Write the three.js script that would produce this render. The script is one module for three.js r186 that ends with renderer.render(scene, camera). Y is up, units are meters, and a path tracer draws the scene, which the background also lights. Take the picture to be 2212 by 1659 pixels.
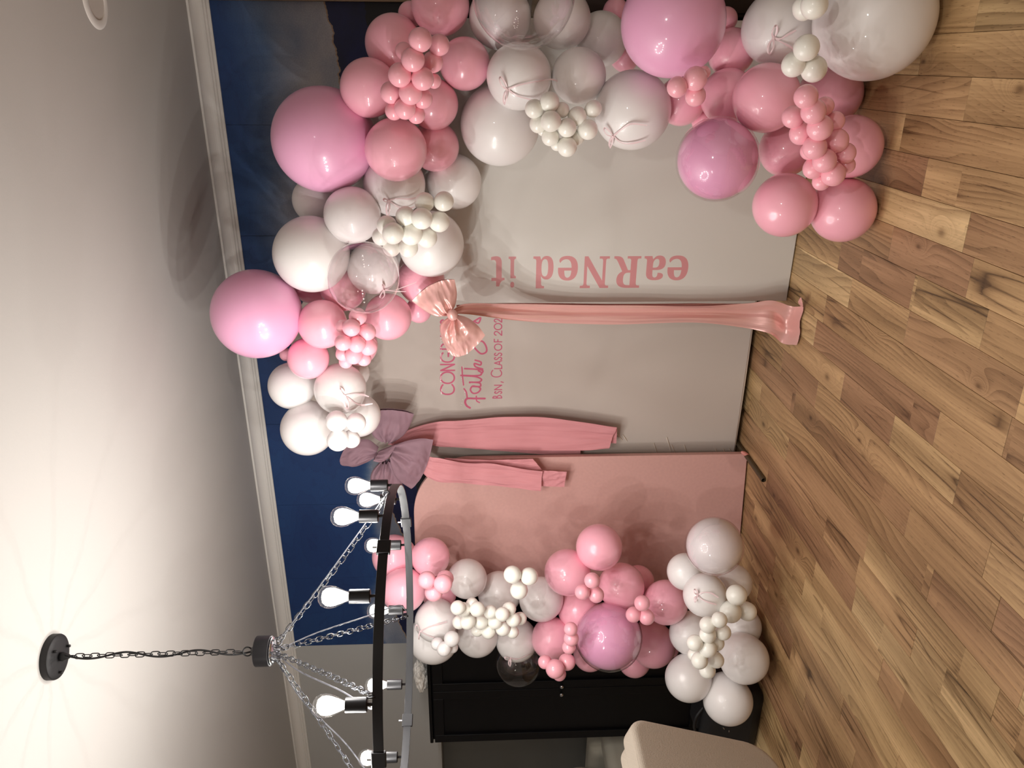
import * as THREE from 'three';
import { mergeGeometries } from 'three/addons/utils/BufferGeometryUtils.js';
import { RoundedBoxGeometry } from 'three/addons/geometries/RoundedBoxGeometry.js';
import { ImprovedNoise } from 'three/addons/math/ImprovedNoise.js';

// ------------------------------------------------------------------ camera, light, exposure
const scene = new THREE.Scene();
const V = (x, y, z) => new THREE.Vector3(x, y, z);
const EYE = V(0, 1.46, 4.08), FOCAL = 1718.8, YAW = 0.42913, PITCH = 0.04863, ROLL = -0.01139;   // the phone is held on its side
const look = V(-Math.sin(YAW) * Math.cos(PITCH), -Math.sin(PITCH), -Math.cos(YAW) * Math.cos(PITCH));
const right0 = new THREE.Vector3().crossVectors(look, V(0, 1, 0)).normalize(), up0 = new THREE.Vector3().crossVectors(right0, look);
const rightW = right0.clone().multiplyScalar(Math.cos(ROLL)).addScaledVector(up0, Math.sin(ROLL));
const upW = right0.clone().multiplyScalar(-Math.sin(ROLL)).addScaledVector(up0, Math.cos(ROLL));
const camera = new THREE.PerspectiveCamera(2 * Math.atan(829.5 / FOCAL) * 180 / Math.PI, 2212 / 1659, 0.05, 40);
camera.position.copy(EYE);
camera.quaternion.setFromRotationMatrix(new THREE.Matrix4().makeBasis(upW.clone().negate(), rightW, look.clone().negate()));
scene.add(camera);
scene.background = new THREE.Color(0x000000);
const renderer = new THREE.WebGLRenderer();
renderer.toneMapping = THREE.LinearToneMapping;
renderer.toneMappingExposure = 0.385;
renderer.shadowMap.enabled = true;
const BULB_CANDELA = 1.5, BULB_COLOR = new THREE.Color(1.0, 0.975, 0.935);   // twelve chandelier bulbs light the room

// ------------------------------------------------------------------ helpers
// measured photo points brought to a wall plane (z) or a height (y)
const ray = (x, y) => look.clone().addScaledVector(rightW, (829.5 - y) / FOCAL).addScaledVector(upW, (1106 - x) / FOCAL);
const onZ = (x, y, z) => { const d = ray(x, y); return EYE.clone().addScaledVector(d, (z - EYE.z) / d.z); };
const onY = (x, y, h) => { const d = ray(x, y); return EYE.clone().addScaledVector(d, (h - EYE.y) / d.y); };
const noiseGen = new ImprovedNoise();
const noise = (x, y, z = 0) => noiseGen.noise(x, y, z);
const fbm = (x, y, z = 0, o = 4) => { let s = 0, a = 0.5; for (let i = 0; i < o; i++) { s += a * noise(x, y, z + i * 7.3); x *= 2.03; y *= 2.03; a *= 0.5; } return s; };
let seed = 20240511;
const rnd = () => { seed = (seed * 1664525 + 1013904223) >>> 0; return seed / 4294967296; };
const clamp = (x, a, b) => Math.min(b, Math.max(a, x)), lerp = (a, b, t) => a + (b - a) * t;
const smooth = (a, b, x) => { const t = clamp((x - a) / (b - a), 0, 1); return t * t * (3 - 2 * t); };
const used = {};
const numbered = (n) => { const k = used[n] = (used[n] ?? -1) + 1; return k ? n + '_' + String(k).padStart(3, '0') : n; };
const setShadow = (m) => { m.castShadow = true; m.receiveShadow = true; return m; };
function mesh(name, geo, mat, parent) {
  const m = setShadow(new THREE.Mesh(Array.isArray(geo) ? (geo.length > 1 ? mergeGeometries(geo.map((g) => { const q = g.index ? g.toNonIndexed() : g; if (!q.attributes.uv) q.setAttribute('uv', new THREE.Float32BufferAttribute(new Float32Array(q.attributes.position.count * 2), 2)); return q; })) : geo[0]) : geo, mat));
  m.name = parent ? name : numbered(name);
  (parent ?? scene).add(m);
  return m;
}
function tag(o, label, category, group) { o.userData.label = label; o.userData.category = category; if (group) o.userData.group = group; return o; }
function struct(name, geo, mat) { const m = mesh(name, geo, mat); m.userData.kind = 'structure'; return m; }
function thing(name, label, category, pos = [0, 0, 0], group) {
  const g = new THREE.Group(); g.name = numbered(name); g.position.set(...pos); scene.add(g);
  return tag(g, label, category, group);
}
const box = (x0, x1, y0, y1, z0, z1) => new THREE.BoxGeometry(x1 - x0, y1 - y0, z1 - z0).translate((x0 + x1) / 2, (y0 + y1) / 2, (z0 + z1) / 2);
const rbox = (w, h, d, r, x = 0, y = 0, z = 0, seg = 3) => new RoundedBoxGeometry(w, h, d, seg, r).translate(x, y, z);
const tube = (pts, r, seg = 40, rad = 8, closed = false) => new THREE.TubeGeometry(new THREE.CatmullRomCurve3(pts, closed), seg, r, rad, closed);
const srgb = (r, g, b) => new THREE.Color().setRGB(r / 255, g / 255, b / 255, THREE.SRGBColorSpace);
const std = (c, roughness = 0.6, extra = {}) => new THREE.MeshPhysicalMaterial({ color: c, roughness, side: THREE.DoubleSide, ...extra });
function dataTexture(w, h, fn, color = true, repeat = true) {
  const d = new Uint8Array(w * h * 4);
  for (let y = 0; y < h; y++) for (let x = 0; x < w; x++) { const c = fn(x / w, y / h, x, y), i = (y * w + x) * 4; d[i] = c[0]; d[i + 1] = c[1]; d[i + 2] = c[2]; d[i + 3] = 255; }
  const t = new THREE.DataTexture(d, w, h); t.magFilter = t.minFilter = THREE.LinearFilter;
  if (repeat) t.wrapS = t.wrapT = THREE.RepeatWrapping;
  if (color) t.colorSpace = THREE.SRGBColorSpace;
  t.needsUpdate = true; return t;
}
function gridGeo(M, N, fn) {   // fn(s, t) -> Vector3
  const pos = [], uv = [], idx = [];
  for (let i = 0; i <= M; i++) for (let j = 0; j <= N; j++) { const p = fn(i / M, j / N); pos.push(p.x, p.y, p.z); uv.push(j / N, i / M); }
  for (let i = 0; i < M; i++) for (let j = 0; j < N; j++) { const a = i * (N + 1) + j, b = a + 1, c = a + N + 1, d = c + 1; idx.push(a, c, b, b, c, d); }
  const g = new THREE.BufferGeometry();
  g.setAttribute('position', new THREE.Float32BufferAttribute(pos, 3)); g.setAttribute('uv', new THREE.Float32BufferAttribute(uv, 2)); g.setIndex(idx); g.computeVertexNormals();
  return g;
}

// ------------------------------------------------------------------ materials
const plasterBump = dataTexture(256, 256, (u, v, x, y) => { const n = 128 + 60 * noise(x * 0.33, y * 0.33, 3) + 40 * noise(x * 0.9, y * 0.9, 8); return [n, n, n]; }, false);
const bumpTex = (t, rx, ry) => { const c = t.clone(); c.repeat.set(rx, ry); c.needsUpdate = true; return c; };
const M = {
  ceiling: std(srgb(190, 187, 183), 0.9, { bumpMap: bumpTex(plasterBump, 14, 14), bumpScale: 0.0004 }),
  wall: std(srgb(218, 214, 209), 0.88, { bumpMap: bumpTex(plasterBump, 14, 6), bumpScale: 0.0004 }),
  greyWall: std(srgb(186, 186, 184), 0.85),
  shadePaintedWall: std(srgb(104, 104, 100), 0.9),  // darker grey stands in for the shade of the wall recess
  trim: std(srgb(232, 229, 224), 0.45),
  tan: std(srgb(150, 126, 104), 0.55),
  darkWood: std(srgb(46, 30, 24), 0.5),
  black: std(srgb(5, 5, 8), 0.5, { specularIntensity: 0.5 }),
  blackFabric: std(srgb(8, 9, 13), 0.6),
  iron: std(srgb(30, 29, 31), 0.42, { metalness: 0.55 }),
  ironDull: std(srgb(22, 21, 22), 0.55, { metalness: 0.2 }),
  chrome: std(srgb(190, 192, 196), 0.16, { metalness: 1 }),
  chainSteel: std(srgb(92, 93, 98), 0.25, { metalness: 0.9 }),
  cord: std(srgb(84, 84, 90), 0.4),
  glass: std(srgb(255, 255, 255), 0.02, { transmission: 1, thickness: 0, ior: 1.25 }),
  glow: new THREE.MeshStandardMaterial({ color: 0xfff4e0, emissive: new THREE.Color(1.0, 0.95, 0.86), emissiveIntensity: 14 }),
  pink: std(srgb(249, 178, 196), 0.36, { clearcoat: 0.75, clearcoatRoughness: 0.05, ior: 1.45 }),
  pinkMini: std(srgb(250, 178, 192), 0.34, { clearcoat: 0.45, clearcoatRoughness: 0.12 }),
  orchid: std(srgb(242, 176, 212), 0.36, { clearcoat: 0.5, clearcoatRoughness: 0.1 }),
  white: std(srgb(236, 232, 231), 0.38, { clearcoat: 0.55, clearcoatRoughness: 0.05 }),
  ivory: std(srgb(243, 241, 233), 0.38, { clearcoat: 0.35, clearcoatRoughness: 0.13 }),
  bubble: std(srgb(250, 247, 249), 0.012, { transmission: 1, thickness: 0, ior: 1.75 }),
  satin: std(srgb(230, 180, 174), 0.33, { metalness: 0.3, sheen: 0.4, sheenColor: srgb(255, 220, 205), sheenRoughness: 0.4, specularIntensity: 1.2, anisotropy: 0.5 }),
  ribbon: std(srgb(228, 203, 206), 0.25),
};
const weave = dataTexture(128, 128, (u, v, x, y) => { const k = ((x % 8 < 4) !== (y % 8 < 4) ? 150 : 110) + 40 * noise(x * 0.5, y * 0.5, 1); return [k, k, k]; }, false);
M.cotton = std(srgb(214, 146, 152), 0.8, { bumpMap: bumpTex(weave, 20, 60), bumpScale: 0.0002, sheen: 0.2, sheenColor: srgb(255, 200, 200) });
M.mauve = std(srgb(142, 111, 122), 0.8, { bumpMap: bumpTex(weave, 20, 20), bumpScale: 0.0002, sheen: 0.2, sheenColor: srgb(230, 190, 205) });
const boucle = dataTexture(256, 256, (u, v, x, y) => { const k = 128 + 110 * fbm(x * 0.16, y * 0.12, 2, 3); return [k, k, k]; }, false);
M.chairCloth = std(srgb(168, 156, 142), 0.92, { bumpMap: bumpTex(boucle, 4, 4), bumpScale: 0.0016, sheen: 0.3, sheenColor: srgb(230, 215, 200) });
M.sofaCloth = std(srgb(178, 172, 158), 0.92, { bumpMap: bumpTex(boucle, 5, 5), bumpScale: 0.001 });

// ------------------------------------------------------------------ room
const HC = 2.722, X0 = -6.2, X1 = 1.3, Z1 = 5.8;
struct('ceiling', box(X0 - 0.1, X1 + 0.1, HC, HC + 0.1, -0.3, Z1 + 0.1), M.ceiling);
struct('wall_left', box(X0 - 0.1, X0, -0.02, HC, -0.3, Z1 + 0.1), M.wall);
struct('wall_right', box(X1, X1 + 0.1, -0.02, HC, -0.3, Z1 + 0.1), M.wall);
struct('wall_front', box(X0, X1, -0.02, HC, Z1, Z1 + 0.1), M.wall);
struct('wall_back', [box(-3.9, X1, 0, HC, -0.2, -0.004), box(X0, -3.9, 1.737, HC, -0.2, -0.004)], M.greyWall);
struct('wall_recess', [box(X0, -3.9, 0, 1.737, -0.3, -0.14)], M.shadePaintedWall);
{ // crown moulding: a real profile run along the back wall
  const s = new THREE.Shape(), p = [[0, 0], [0.012, 0], [0.012, 0.012], [0.02, 0.016], [0.02, 0.024], [0.026, 0.028]];
  s.moveTo(0, 0); p.slice(1).forEach((q) => s.lineTo(...q));
  for (let i = 1; i <= 8; i++) { const a = i / 8 * Math.PI / 2; s.lineTo(0.026 + 0.046 * (1 - Math.cos(a)), 0.028 + 0.044 * Math.sin(a)); }
  s.lineTo(0.078, 0.072); s.lineTo(0.078, 0.082); s.lineTo(0, 0.082); s.closePath();
  const g = new THREE.ExtrudeGeometry(s, { depth: X1 - X0, bevelEnabled: false });   // profile x -> out of the wall, y -> up
  g.applyMatrix4(new THREE.Matrix4().makeBasis(V(0, 0, 1), V(0, 1, 0), V(-1, 0, 0))).translate(X1, HC - 0.082, -0.003);
  struct('trim_1', g, M.trim);
}
struct('trim_2', rbox(0.2, 2.64, 0.05, 0.006, 0.171, 1.32, 0.025), M.tan);   // casing at the right end of the mural
struct('trim_3', box(X0, -3.9, 1.715, 1.737, -0.15, -0.001), M.greyWall);
struct('baseboard_back', rbox(3.9, 0.12, 0.014, 0.004, -1.85, 0.06, 0.005), M.trim);

// mural: seven pasted strips of printed wallpaper
{
  const W = 3.803, H = 2.64, xl = -3.732;
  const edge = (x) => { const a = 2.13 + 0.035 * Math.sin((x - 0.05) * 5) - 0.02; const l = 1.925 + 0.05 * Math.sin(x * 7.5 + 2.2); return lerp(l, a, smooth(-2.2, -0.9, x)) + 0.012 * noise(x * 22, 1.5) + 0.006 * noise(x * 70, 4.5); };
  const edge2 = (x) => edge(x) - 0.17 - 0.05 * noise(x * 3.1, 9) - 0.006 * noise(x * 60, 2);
  const tex = dataTexture(2048, 1400, (u, v) => {
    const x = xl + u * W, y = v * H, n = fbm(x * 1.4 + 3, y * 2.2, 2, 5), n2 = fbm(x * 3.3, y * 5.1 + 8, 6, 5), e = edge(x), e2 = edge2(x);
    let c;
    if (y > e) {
      const d = (y - e) + 0.16 * n + 0.05 * n2, away = smooth(-1.2, -2.2, x), pale = smooth(lerp(0.5, 0.2, away), lerp(0.08, 0.1, away), d) * (0.95 + 0.5 * n2) * lerp(1, 0.8, away);  // pale printed band; its left end also has some flare haze painted in
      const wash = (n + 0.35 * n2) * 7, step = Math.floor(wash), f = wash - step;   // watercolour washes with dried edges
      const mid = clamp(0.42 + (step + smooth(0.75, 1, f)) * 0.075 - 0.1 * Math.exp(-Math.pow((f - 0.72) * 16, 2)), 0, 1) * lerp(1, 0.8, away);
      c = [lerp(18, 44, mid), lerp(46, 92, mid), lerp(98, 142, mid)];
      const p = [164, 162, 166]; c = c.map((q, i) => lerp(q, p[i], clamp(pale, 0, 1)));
      if (y - e < 0.007) c = [158, 134, 112];
    } else if (y > e2) { const k = 0.85 + 0.6 * n2; c = [10 * k, 22 * k, 72 * k]; } else { const k = 1 + 0.8 * n2; c = [9 * k, 11 * k, 22 * k]; }
    const g = 1 + 0.06 * noise(x * 160, y * 160);
    return c.map((q) => clamp(q * g, 0, 255));
  }, true, false);
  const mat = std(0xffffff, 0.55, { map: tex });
  const mur = new THREE.Group(); mur.name = 'wall_mural'; mur.userData.kind = 'structure'; scene.add(mur);
  for (let i = 0; i < 7; i++) {
    const w = W / 7, g = new RoundedBoxGeometry(w - 0.0012, H, 0.003, 1, 0.0008).translate(xl + (i + 0.5) * w, H / 2, 0);
    const p = g.attributes.position, uv = g.attributes.uv;
    for (let k = 0; k < p.count; k++) uv.setXY(k, (p.getX(k) - xl) / W, p.getY(k) / H);
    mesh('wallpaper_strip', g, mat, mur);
  }
}

// ------------------------------------------------------------------ floor: hardwood, plank by plank
{
  const AL = -0.0415889, PD = V(Math.sin(AL), 0, -Math.cos(AL)), JD = V(Math.cos(AL), 0, Math.sin(AL)), PITCHW = 0.1215, W0 = -0.328;
  const woods = [0, 1, 2, 3].map((k) => dataTexture(512, 1536, (u, v) => {
    const x = u * 0.5, y = v * 1.8;                                   // metres
    let q = x * 8 + 1.1 * fbm(x * 5 + k * 9, y * 0.8, k, 3) + (k % 2 ? 0.5 : 0.15) * Math.sin(y * 3.1 + k) * Math.cos(x * 13 + k);
    let knot = 0;
    for (const [kx, ky, s] of [[0.09 + 0.07 * k, 0.4 + 0.3 * k, 0.02], [0.38 - 0.05 * k, 1.35 - 0.2 * k, 0.014]]) { const r = Math.hypot((x - kx) * 1.7, (y - ky)) / s; q += 2.4 * Math.exp(-r * 0.55); knot += Math.exp(-r * r * 0.9); }
    const ring = q * 5 - Math.floor(q * 5), fibre = noise(x * 420, y * 7, k) * 0.5 + noise(x * 150, y * 3, k + 5) * 0.5;
    const pore = smooth(0.42, 0.62, noise(x * 560, y * 26, k + 11)) * (0.4 + ring);
    const band = fbm(x * 7, y * 0.6, k + 20, 3);
    const figure = smooth(-0.25, 0.35, fbm(x * 4, y * 1.3, k + 31, 2)), crack = Math.pow(1 - Math.abs(noise(x * 21, y * 1.4, k + 41)), 26) * smooth(0.05, 0.4, noise(x * 6, y * 2.2, k + 50));
    const wave = 0.5 + 0.5 * Math.sin(y * 190 + 9 * fbm(x * 30, y * 9, k + 60, 2)), fleck = smooth(0.25, 0.5, fbm(x * 6 + 3, y * 2.1, k + 70, 2)) * wave;
    const s = 1.02 - (0.05 + 0.2 * figure) * Math.pow(ring, 2.2) + 0.12 * fibre - 0.26 * pore + 0.5 * band - 0.32 * knot - 0.45 * crack - 0.08 * fleck;
    return [clamp(214 * s, 0, 255), clamp(214 * Math.pow(Math.max(s, 0), 1.12), 0, 255), clamp(214 * Math.pow(Math.max(s, 0), 1.28), 0, 255)];
  }));
  const tones = [[230, 194, 142], [222, 184, 132], [214, 174, 124], [206, 165, 117], [194, 152, 109], [182, 139, 101]];
  const mats = woods.flatMap((t) => tones.map((c) => std(srgb(...c), 0.46, { map: t, bumpMap: t, bumpScale: 0.0005 })));
  const fl = struct('floor', box(X0 - 0.1, X1 + 0.1, -0.12, -0.0155, -0.3, Z1 + 0.1), std(srgb(60, 44, 32), 0.8));
  // joints read off the photograph, as [row, distances from the back wall of the end joints], and the tones of the rows' boards
  const seen = new Map([[0, [1.33]], [1, [1.52]], [2, [1.80]], [3, [1.39]], [4, [1.58, 1.98]], [5, [1.16]], [6, [0.97, 2.18]], [7, [1.87]], [8, [1.23, 1.63, 2.03]], [9, [0.62, 1.02, 2.23]], [10, [0.82, 1.83]], [11, [0.41, 2.02]], [12, [0.82, 1.62, 2.41]], [13, [2.01]], [14, [1.61]], [16, [1.2]], [18, [0.84]], [19, [1.19]], [20, [1.39]], [21, [1.59]]]);
  let parts = 0; const rest = [];
  const base = new THREE.BoxGeometry(1, 1, 1);
  for (let row = -12; row < 50; row++) {
    const fixed = (seen.get(row) ?? []).slice(), cuts = [];
    let z = -0.3 - rnd() * 0.5;
    while (z < 3.3) { cuts.push(z); z += [0.5, 0.6, 0.8, 1.0, 1.2, 1.4][Math.floor(rnd() * 6)]; }
    cuts.push(z);
    const lo = Math.min(...fixed, 9), hi = Math.max(...fixed, -9);
    const joints = fixed.length ? [...cuts.filter((c) => c < lo - 0.38), ...fixed, ...cuts.filter((c) => c > hi + 0.38)] : cuts;
    joints.sort((a, b) => a - b);
    if (joints[0] > -0.1) joints.unshift(-0.5);
    let last = -1;
    for (let i = 0; i + 1 < joints.length; i++) {
      const a = joints[i] + 0.0006, b = joints[i + 1] - 0.0006, w = W0 - PITCHW * (row + 0.5);
      let tone = Math.floor(Math.pow(rnd(), 0.9) * 6); if (tone === last) tone = (tone + 2) % 6; last = tone;
      const g = new RoundedBoxGeometry(PITCHW - 0.001, 0.014, b - a, 1, 0.0012);
      const off = [rnd(), rnd()], p = g.attributes.position, uv = g.attributes.uv;
      for (let k = 0; k < p.count; k++) uv.setXY(k, p.getX(k) / 0.5 + off[0], p.getZ(k) / 1.8 + off[1]);
      const mid = (a + b) / 2, c = JD.clone().multiplyScalar(w).addScaledVector(PD, -mid);
      g.applyMatrix4(new THREE.Matrix4().makeRotationY(-AL)).translate(c.x, -0.007 + (rnd() - 0.5) * 0.0006, c.z);
      if (row >= -6 && row < 31 && parts < 290 && c.x > -4.4 && c.x < 1.2) { mesh('plank', g, mats[Math.floor(rnd() * 4) * 6 + tone], fl); parts++; } else rest.push(g);
    }
  }
  for (let row = -12; row < 50; row++) { const w = W0 - PITCHW * (row + 0.5), g = new RoundedBoxGeometry(PITCHW - 0.001, 0.014, 2.6, 1, 0.0012), c = JD.clone().multiplyScalar(w).addScaledVector(PD, -5.0); const p = g.attributes.position, uv = g.attributes.uv, o = rnd(); for (let k = 0; k < p.count; k++) uv.setXY(k, p.getX(k) / 0.5 + o, p.getZ(k) / 1.8); rest.push(g.applyMatrix4(new THREE.Matrix4().makeRotationY(-AL)).translate(c.x, -0.007, c.z)); }
  const r = mesh('planks', rest, mats[8], fl); r.userData.kind = 'stuff';
}

// ------------------------------------------------------------------ ceiling fittings
{
  const c = onY(204, -2, HC), t = thing('recessed_light', 'round white recessed ceiling light, unlit, cut by the photo edge', 'light', [c.x, HC, c.z]);
  mesh('trim_ring', new THREE.LatheGeometry([[0.062, 0.0], [0.066, -0.006], [0.085, -0.006], [0.094, -0.002], [0.095, 0.0]].map((p) => new THREE.Vector2(...p)), 48), M.trim, t);
  mesh('lens', new THREE.LatheGeometry([[0, -0.0015], [0.055, -0.002], [0.063, -0.003]].map((p) => new THREE.Vector2(...p)), 40), std(srgb(205, 198, 190), 0.5), t);
}

{ // two unseen fill lamps added behind the camera to even out the brightness
  for (const [x, z, where] of [[0.5, 4.75, 'right'], [-2.6, 5.0, 'left']]) {
    const t = thing('fill_lamp', `added round fill lamp unseen behind the camera on its ${where}`, 'light', [x, HC, z]);
    mesh('trim_ring', new THREE.LatheGeometry([[0.062, 0.0], [0.066, -0.006], [0.085, -0.006], [0.094, -0.002], [0.095, 0.0]].map((p) => new THREE.Vector2(...p)), 48), M.trim, t);
    mesh('lens', new THREE.CylinderGeometry(0.06, 0.06, 0.004, 40).translate(0, -0.003, 0), new THREE.MeshStandardMaterial({ color: 0xffffff, emissive: new THREE.Color(1, 0.955, 0.895), emissiveIntensity: 3.5 }), t);
    const l = new THREE.SpotLight(new THREE.Color(1, 0.955, 0.895), 34, 0, 1.2, 0.9); l.position.set(0, -0.012, 0); l.castShadow = true; l.shadow.radius = 3.2; t.add(l); l.target.position.set(0, -2, -0.7); t.add(l.target);
  }
}

// ------------------------------------------------------------------ chandelier
{
  const top = onY(110, 1419, HC), cx = top.x, cz = top.z, R = 0.49, RY = 1.7;
  const t = thing('chandelier', 'black iron wagon wheel chandelier with twelve lit clear bulbs', 'chandelier', [cx, 0, cz]);
  const lathe = (p, n = 40) => new THREE.LatheGeometry(p.map((q) => new THREE.Vector2(...q)), n);
  const can = mesh('canopy', lathe([[0.0, HC - 0.026], [0.05, HC - 0.026], [0.064, HC - 0.022], [0.066, HC - 0.018], [0.066, HC]], 56), M.ironDull, t);
  for (const a of [0.5, 2.6, 4.7]) mesh('screw', lathe([[0, -0.012], [0.004, -0.011], [0.0045, -0.006], [0.003, 0]].map(([r, y]) => [r, y]), 12).translate(0.045 * Math.cos(a), HC - 0.025, 0.045 * Math.sin(a)), M.ironDull, can);
  mesh('canopy_loop', lathe([[0, 0], [0.012, 0], [0.014, -0.012], [0.006, -0.03], [0, -0.03]], 20).translate(0, HC - 0.024, 0), M.ironDull, can);
  // a stadium-shaped chain link
  const linkGeo = (() => { const pts = []; const L = 0.014, r = 0.0075; for (let i = 0; i < 24; i++) { const a = i / 24 * Math.PI * 2; pts.push(V(r * Math.cos(a), (Math.sin(a) > 0 ? L - r : -(L - r)) + r * Math.sin(a), 0)); } return tube(pts, 0.0016, 36, 6, true); })();
  function chain(a, b, mat, sag, name = 'chain', step = 0.0225) {
    const c = new THREE.Group(); c.name = name; t.add(c);
    const mid = a.clone().lerp(b, 0.5); mid.y -= sag;
    const curve = new THREE.QuadraticBezierCurve3(a, mid, b), n = Math.round(curve.getLength() / step);
    for (let i = 0; i < n; i++) {
      const u = (i + 0.5) / n, p = curve.getPointAt(u), d = curve.getTangentAt(u).normalize();
      const m = mesh('link', linkGeo, mat, c); m.position.copy(p);
      m.quaternion.setFromUnitVectors(V(0, 1, 0), d).multiply(new THREE.Quaternion().setFromAxisAngle(V(0, 1, 0), (i % 2 ? Math.PI / 2 : 0) + 0.5 + noise(i * 0.9, 3) * 0.8));
    }
    return c;
  }
  chain(V(0, HC - 0.05, 0), V(0, 2.165, 0), M.ironDull, 0);
  { const p = []; for (let i = 0; i <= 40; i++) { const u = i / 40, a = u * 17; p.push(V(0.008 * Math.cos(a), lerp(HC - 0.03, 2.12, u), 0.008 * Math.sin(a))); } mesh('cord', tube(p, 0.003, 160, 8), M.ironDull, t); }
  const ringGeo = (R0, r) => new THREE.TorusGeometry(R0, r, 10, 30);
  const hub = mesh('hub', lathe([[0, 2.135], [0.012, 2.135], [0.018, 2.128], [0.043, 2.122], [0.045, 2.119], [0.045, 2.079], [0.043, 2.076], [0, 2.076]], 56), M.iron, t);
  mesh('hub_plate', lathe([[0, 2.0755], [0.04, 2.0755], [0.042, 2.072], [0.03, 2.066], [0, 2.066]], 48), M.chrome, hub);
  mesh('hub_loop', ringGeo(0.013, 0.0022).rotateY(0.5).translate(0, 2.147, 0), M.ironDull, hub);
  // the flat iron ring
  mesh('ring', lathe([[R - 0.002, RY - 0.0125], [R + 0.002, RY - 0.0125], [R + 0.0024, RY - 0.012], [R + 0.0024, RY + 0.012], [R + 0.002, RY + 0.0125], [R - 0.002, RY + 0.0125], [R - 0.0024, RY + 0.012], [R - 0.0024, RY - 0.012], [R - 0.002, RY - 0.0125]], 160), M.iron, t);
  const angleOf = (px, py, near) => { let best = 0, e = 1e9; for (let i = 0; i < 720; i++) { const a = i / 720 * Math.PI * 2, p = V(cx + R * Math.cos(a), RY, cz + R * Math.sin(a)).sub(EYE), w = p.dot(look), x = 1106 - FOCAL * p.dot(upW) / w, y = 829.5 - FOCAL * p.dot(rightW) / w, q = Math.hypot(x - px, y - py); if (q < e) { e = q; best = a; } } return best; };
  for (const [x, y] of [[886, 1127], [816, 1180], [884, 1557], [800, 1640]]) {
    const a = angleOf(x, y), g = rbox(0.042, 0.036, 0.012, 0.002).translate(0, 0, 0);
    const m = mesh('joint_clip', g, M.iron, t); m.position.set(R * Math.cos(a), RY, R * Math.sin(a)); m.rotation.y = -a + Math.PI / 2;
    mesh('screw', new THREE.CylinderGeometry(0.003, 0.003, 0.012, 10).translate(0, 0.023, 0), M.chrome, m);
  }
  // sockets and bulbs
  const cup = lathe([[0, 0], [0.004, 0], [0.004, 0.012], [0.016, 0.012], [0.0178, 0.014], [0.0178, 0.064], [0.0165, 0.064], [0.0165, 0.02]], 32);
  const bulbGeo = lathe([[0.0125, 0.05], [0.0128, 0.066], [0.0145, 0.074], [0.0205, 0.087], [0.026, 0.099], [0.0285, 0.112], [0.027, 0.124], [0.022, 0.134], [0.0135, 0.1405], [0, 0.143]], 36);
  const fil = lathe([[0, 0.06], [0.009, 0.066], [0.013, 0.076], [0.0175, 0.088], [0.0215, 0.1], [0.023, 0.111], [0.021, 0.122], [0.0145, 0.13], [0, 0.134]], 32);
  const stem = lathe([[0, 0.052], [0.005, 0.056], [0.0035, 0.075], [0, 0.078]], 16);
  for (let k = 0; k < 12; k++) {
    const a = 0.0444 + k * Math.PI / 6;
    const h = mesh('lamp_holder', cup, M.iron, t); h.position.set(R * Math.cos(a), RY + 0.0125, R * Math.sin(a));
    mesh('bulb', bulbGeo, M.glass, h); mesh('filament', fil, M.glow, h); mesh('glass_stem', stem, M.trim, h);
    const l = new THREE.PointLight(BULB_COLOR, BULB_CANDELA); l.position.set(0, 0.112, 0); l.castShadow = true; l.shadow.radius = 0.35; h.add(l);
  }
  // four hanging chains, each with its wire
  for (const [i, [px, py, rx, ry]] of [[845, 1066, 604, 1379], [884, 1331, 603, 1396], [803, 1507, 606, 1415], [836, 1762, 606, 1432]].entries()) {
    const a = angleOf(px, py), end = V(R * Math.cos(a), RY + 0.014, R * Math.sin(a)), d = V(Math.cos(a), 0, Math.sin(a));
    const from = d.clone().multiplyScalar(0.032).setY(2.052);
    mesh('eye_ring', ringGeo(0.012, 0.0022).rotateY(-a + 0.6).translate(d.x * 0.03, 2.055, d.z * 0.03), M.chainSteel, hub);
    const c = chain(from, end.clone().addScaledVector(d, -0.012), M.chainSteel, 0.01);
    mesh('hook', ringGeo(0.009, 0.0024).rotateY(-a).translate(end.x, end.y + 0.002, end.z), M.iron, c);
    const side = V(-Math.sin(a), 0, Math.cos(a)), w = [from, from.clone().lerp(end, 0.25).addScaledVector(side, 0.02), from.clone().lerp(end, 0.55).addScaledVector(side, 0.045).add(V(0, -0.05, 0)), from.clone().lerp(end, 0.8).addScaledVector(side, 0.055).add(V(0, -0.05, 0)), end.clone().addScaledVector(side, 0.02)];
    if (i) mesh('wire', tube(w, 0.0021, 60, 8), M.cord, t); else mesh('wire', tube([from, from.clone().lerp(end, 0.5).addScaledVector(side, 0.012), end], 0.0018, 40, 8), M.cord, t);
  }
}

// ------------------------------------------------------------------ arch backdrops
function archShape(w, h, rx, ry) {   // origin at lower left
  const s = new THREE.Shape(); s.moveTo(0, 0); s.lineTo(w, 0); s.lineTo(w, h - ry);
  for (let i = 1; i <= 24; i++) { const a = i / 24 * Math.PI / 2; s.lineTo(w - rx + rx * Math.cos(a), h - ry + ry * Math.sin(a)); }
  for (let i = 0; i <= 24; i++) { const a = i / 24 * Math.PI / 2; s.lineTo(rx - rx * Math.sin(a), h - ry + ry * Math.cos(a)); }
  s.closePath(); return s;
}
const boardGeo = (w, h, rx, ry, d = 0.03) => {
  const g = new THREE.ExtrudeGeometry(archShape(w, h, rx, ry), { depth: d, bevelEnabled: true, bevelThickness: 0.004, bevelSize: 0.004, bevelOffset: -0.004, bevelSegments: 3, curveSegments: 24 });
  const p = g.attributes.position, uv = g.attributes.uv; for (let i = 0; i < p.count; i++) uv.setXY(i, p.getX(i) / w, p.getY(i) / h);
  return g.translate(0, 0, -d - 0.004);
};
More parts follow.
